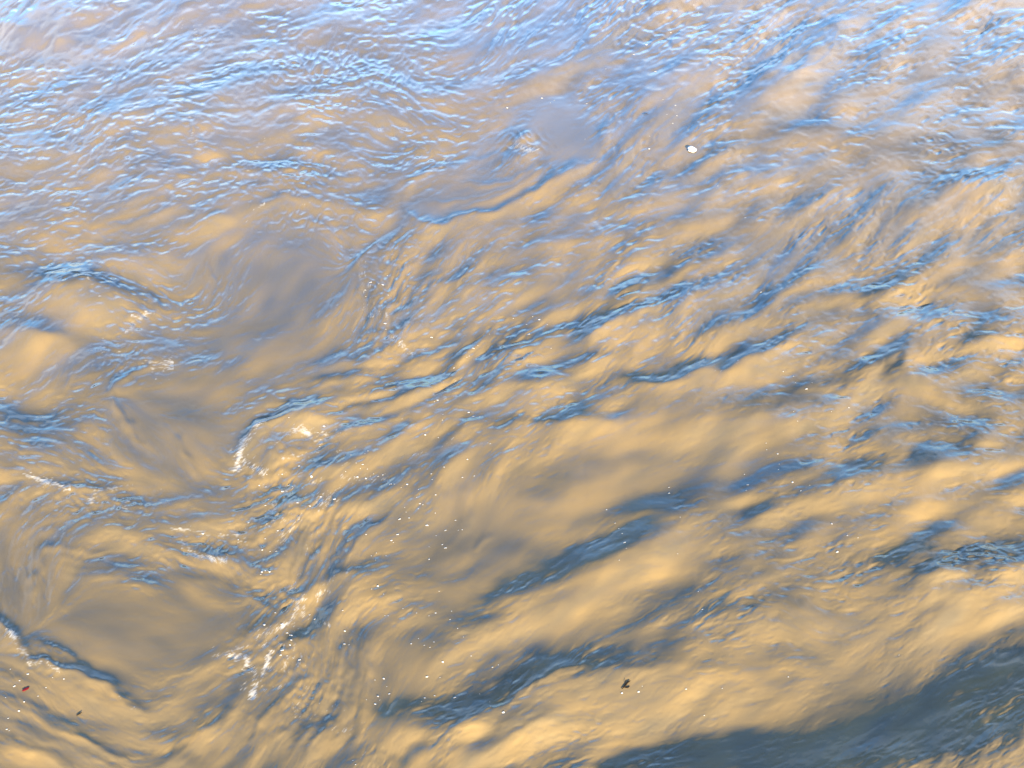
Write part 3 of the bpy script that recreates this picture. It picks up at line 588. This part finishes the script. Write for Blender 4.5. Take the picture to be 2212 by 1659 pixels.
import bmesh
def clump_mesh(seed):                            # a fleck of froth: a few merged bubbles, domed, unit length 1
    rd = random.Random(seed); bm = bmesh.new()
    for k in range(rd.randint(3, 5)):
        v = bmesh.ops.create_icosphere(bm, subdivisions=2, radius=rd.uniform(.20, .34))['verts']
        ox, oy = rd.uniform(-.32, .32), rd.uniform(-.14, .14)
        for q in v: q.co.x += ox; q.co.y += oy; q.co.z = q.co.z*.6 + .05
    me_ = bpy.data.meshes.new('foam_fleck'); bm.to_mesh(me_); bm.free(); return me_
foam_mat = simple_mat('froth', (.42, .39, .33), .45, .5)
clumps = [clump_mesh(s) for s in range(5)]
for c in clumps: c.materials.append(foam_mat)
def Z(ox, oy, pts): return [(ox + x/3.0, oy + y/3.0) for x, y in pts]
FLECKS = (
 Z(737,1105,[(440,45),(420,8),(378,52),(740,55),(610,15),(365,152),(325,190),(338,203),(163,157),(615,155),(555,90),(675,120),(760,120),(785,118),(570,228),(655,215),(195,287),(228,268),(290,285),(222,316),(570,308),(675,238),(635,522),(275,542),(198,510),(240,490),(305,673),(283,672),(400,630),(490,660),(612,662),(570,680),(705,705),(755,768),(792,820),(455,857),(538,870),(602,852),(575,885),(842,937),(660,980),(980,1010),(1018,995),(640,1073),(555,1068),(218,1088),(275,1075),(295,1128),(310,1177),(240,1195),(165,1225),(250,1220),(222,1248),(605,1187),(540,1203),(735,1203),(897,1187),(520,1230),(962,1248),(965,1280),(1950,1143),(1925,1178),(1820,1190),(1775,72),(1800,110),(1820,148),(1835,218),(1845,262),(1800,338),(2180,275),(2195,45),(10,650),(25,772),(20,858),(50,865),(75,1620),(95,1645),(1050,1325),(500,825),(715,650)])
 + Z(737,553,[(105,1440),(125,1390),(170,1390),(210,1415),(160,1445),(200,1450),(85,1440),(155,1300),(175,1280),(65,1305),(98,1360),(140,1365),(585,1425),(590,1460),(785,1440),(862,1432),(668,1390),(818,1330),(345,1490),(320,1488),(390,1512),(430,1490),(500,1525),(510,1555),(490,1575),(612,1560),(510,1612),(530,1620),(410,1635),(500,1645),(825,1020),(855,1045),(898,1050),(625,950),(605,962),(660,1045),(655,1080),(630,1182),(950,1222),(965,1228),(1285,412),(1240,390),(1200,440),(1215,508),(1335,440),(1115,400),(960,505),(730,730),(815,665),(830,655),(855,605),(885,585),(1125,105),(290,490),(285,450),(380,590),(585,530),(270,195),(245,195),(305,262),(300,130),(155,225),(160,265),(190,180),(2125,1485),(2125,1525),(1720,1635),(30,1410),(45,1560),(240,1430),(270,1420),(545,1170),(1360,600)])
 + Z(1475,553,[(505,235),(540,1210),(545,1248),(615,1278),(625,1345),(620,1385),(400,1405),(710,1470),(820,1495),(762,1530),(420,1480),(715,1025),(960,1022),(1075,985),(798,872),(715,782),(650,755),(730,825),(835,830),(740,1085),(410,1520)])
 + Z(1475,1105,[(965,78),(1065,157),(1135,170),(100,515),(125,635),(20,1155),(255,1143),(140,1310),(1405,912),(685,1058),(1000,260)])
 + Z(737,0,[(1300,627),(1380,640),(1355,660),(1895,350),(1715,438),(2135,205),(2130,230),(1980,288),(2035,462),(2085,650),(2165,685),(2175,750),(2148,800),(2110,748),(1995,965),(1998,888),(1580,902),(1075,700),(1590,665)])
 + Z(1475,0,[(100,85),(70,40),(405,1408),(225,1210),(360,378),(205,345)])
 + Z(0,1105,[(183,1062),(130,1105),(300,1148),(95,1140),(40,1215),(160,1242),(248,1200),(125,1300),(45,1415),(62,1425),(55,1345),(70,1028),(345,1088),(420,1100),(1610,75),(1940,65),(1745,105),(1545,180),(1720,180),(1700,400),(1722,392),(1750,400),(1690,415),(1315,145),(1785,665),(1910,640),(1830,740),(1715,745),(2040,690),(2005,660),(1860,790),(1885,803),(1890,840),(1880,870),(1820,940),(1860,940),(1900,950),(1940,960),(1830,910),(1700,250),(1750,260),(1790,260),(1800,130)])
 + Z(0,553,[(1680,1485),(1720,1490),(1870,1485),(1895,1495),(1830,1530),(1730,1420),(1830,1415),(2020,1440),(1940,1365),(2170,1585),(2080,1570),(1740,1580),(1720,1620),(2010,1640),(2070,1235),(1860,1530),(1930,1620),(2100,1110),(2060,1150),(1875,1075)]))
BIG = {(737+440/3, 1105+45/3), (737+1285/3, 553+412/3), (737+105/3, 553+1440/3), (1475+965/3, 1105+78/3), (737+240/3, 1105+1195/3), (2170/3, 553+1585/3)}
rd = random.Random(4)
for (x, y) in FLECKS:
    o = link('foam_fleck', clumps[rd.randrange(5)], None)
    s = 5.2*rd.choice((.5, .55, .6, .7, .8, 1.0, 1.35))*(1.0 if (x, y) not in BIG else 1.6)*(1.0 if x < 740 or y < 500 else .8)*PW/2212*(ground(1, y)[0] - ground(0, y)[0])*(1.0 - .15*(y < 500))
    sit(o, x, y, R(rd.uniform(10, 45)), 0.001)
    o.scale = (s, s*rd.uniform(.9, 1.4), s*.5)
    if y < 520: where, grp = 'on the far rippled water in the upper part', 'foam flecks on the far water'
    elif x < 440 and y > 1380: where, grp = 'by the dark curved ridge at the lower left', 'foam flecks by the lower left ridge'
    elif x < 735: where, grp = 'in the churned frothy seam left of the centre', 'foam flecks in the churned seam'
    elif x > 1400: where, grp = 'on the broad ochre waves at the right', 'foam flecks on the right hand waves'
    elif y > 1370: where, grp = 'along the dark wave trough at the bottom', 'foam flecks along the bottom trough'
    else: where, grp = 'scattered on the golden brown water near the centre', 'foam flecks near the centre'
    tag(o, ('large ' if (x, y) in BIG else 'tiny ') + 'white foam fleck ' + where, 'foam fleck', grp)

def blade(name, outline, thick, cup, mat, loc_px, size, rz, lift=.004):   # outline in unit coordinates -> thin, slightly cupped solid
    bm = bmesh.new(); n = len(outline); rings = [1.0, .66, .33]
    top = []; bot = []
    for sgn, store in ((1, top), (-1, bot)):
        for f in rings:
            store.append([bm.verts.new((x*f*size, y*f*size, (cup*(f*f)*(x*x*.6 + y*y) )*size + sgn*thick*.5*(1 if f < 1 else .25))) for x, y in outline])
        store.append(bm.verts.new((0, 0, sgn*thick*.5)))
        for a, b in zip(store[:2], store[1:3]):
            for k in range(n):
                fc = [a[k], a[(k+1) % n], b[(k+1) % n], b[k]]; bm.faces.new(fc if sgn > 0 else fc[::-1])
        for k in range(n):
            fc = [store[2][k], store[2][(k+1) % n], store[3]]; bm.faces.new(fc if sgn > 0 else fc[::-1])
    for k in range(n): bm.faces.new([top[0][k], bot[0][k], bot[0][(k+1) % n], top[0][(k+1) % n]])
    bmesh.ops.recalc_face_normals(bm, faces=bm.faces)
    me_ = bpy.data.meshes.new(name); bm.to_mesh(me_); bm.free()
    o = link(name, me_, mat); sit(o, *loc_px, rz, lift); return o
petal_out = [(1.0,-.08),(.86,.22),(.62,.52),(.3,.78),(-.02,.98),(-.35,.95),(-.7,.8),(-.9,.62),(-.98,.36),(-.92,.16),(-.74,.02),(-.88,-.2),(-.96,-.42),(-.78,-.72),(-.4,-.86),(0,-.92),(.4,-.88),(.72,-.66),(.92,-.36)]
px_m = float(ground(1, 326)[0] - ground(0, 326)[0])
o = blade('white_petal', [(x, y*1.3) for x, y in petal_out], .002, .03, simple_mat('petal', (.88, .87, .85), .5, .4, (.82, .81, .80)), (1495, 326), 9.5*px_m, R(-2), .012)
o.rotation_euler = (R(9), R(1), R(-2))
tag(o, 'large white petal with a notched end floating on the upper right water', 'petal')
px_m = float(ground(1, 1492)[0] - ground(0, 1492)[0])
leaf_out = [(1.0,.05),(.7,.2),(.3,.25),(-.1,.3),(-.5,.24),(-.85,.2),(-1.0,.02),(-.8,-.18),(-.4,-.26),(0,-.22),(.25,-.28),(.6,-.16),(.85,-.06)]
o = blade('red_leaf', [(x, y*1.5) for x, y in leaf_out], .002, .05, simple_mat('red_leaf', (.13, .004, .004), .6, .2, (.085, .003, .004)), (57, 1492), 8.5*px_m, R(36), .003)
o.rotation_euler = (R(6), R(2), R(44))
tag(o, 'small narrow red leaf floating beside the ridge at the lower left', 'leaf')
def twig(name, branches, mat, loc_px, unit, lift=.005):      # branches: list of [(x, y, radius)] in picture units
    bm = bmesh.new()
    for br in branches:
        prev = None
        for k, (x, y, r) in enumerate(br):
            a = br[min(k+1, len(br)-1)]; b = br[max(k-1, 0)]
            dx, dy = a[0]-b[0], a[1]-b[1]; l = math.hypot(dx, dy); nx, ny = -dy/l, dx/l
            ring = [bm.verts.new(((x + nx*1.15*r*math.cos(q))*unit, (y + ny*1.15*r*math.cos(q))*unit*1.5, (.7*r*math.sin(q))*unit)) for q in [i*math.pi/3 for i in range(6)]]
            if prev:
                for i in range(6): bm.faces.new([prev[i], prev[(i+1) % 6], ring[(i+1) % 6], ring[i]])
            else: bm.faces.new(ring)
            prev = ring
        bm.faces.new(prev[::-1])
    bmesh.ops.recalc_face_normals(bm, faces=bm.faces)
    me_ = bpy.data.meshes.new(name); bm.to_mesh(me_); bm.free()
    o = link(name, me_, mat); sit(o, *loc_px, 0, lift); return o
bark = simple_mat('wet_bark', (.010, .006, .003), .8, .1, (.018, .011, .006))
px_m = float(ground(1, 1484)[0] - ground(0, 1484)[0])
o = twig('dark_twig', [[(-10,-7,.5),(-5,-3,1.0),(-1,0,1.2),(3,4.5,1.3),(7,6.5,1.0),(10,8.5,.4)],[(-5,-3,.8),(0,-4.2,.7),(4,-3.2,1.1),(8,-1,.4)],[(-1,0,.6),(-1.5,5,.4),(0,9,.5)]], bark, (1352,1486), px_m, .004)
tag(o, 'dark forked twig floating on the sunlit wave face at the bottom', 'twig')
o = twig('plant_fragment', [[(-4.5,-2.6,.4),(-1,-1,.9),(2,.6,.9),(5,3,.4)]], bark, (171,1544), px_m, .004)
tag(o, 'tiny dark plant fragment on grey water below the left boil', 'plant fragment')
px_m = float(ground(1, 247)[0] - ground(0, 247)[0])
o = twig('plant_fragment', [[(-5.5,-1.6,.4),(-1,-.4,.8),(3,.5,.8),(6,1.6,.4)]], bark, (1395,247), px_m, .005)
tag(o, 'tiny dark sliver of plant floating right of the long eddy', 'plant fragment')
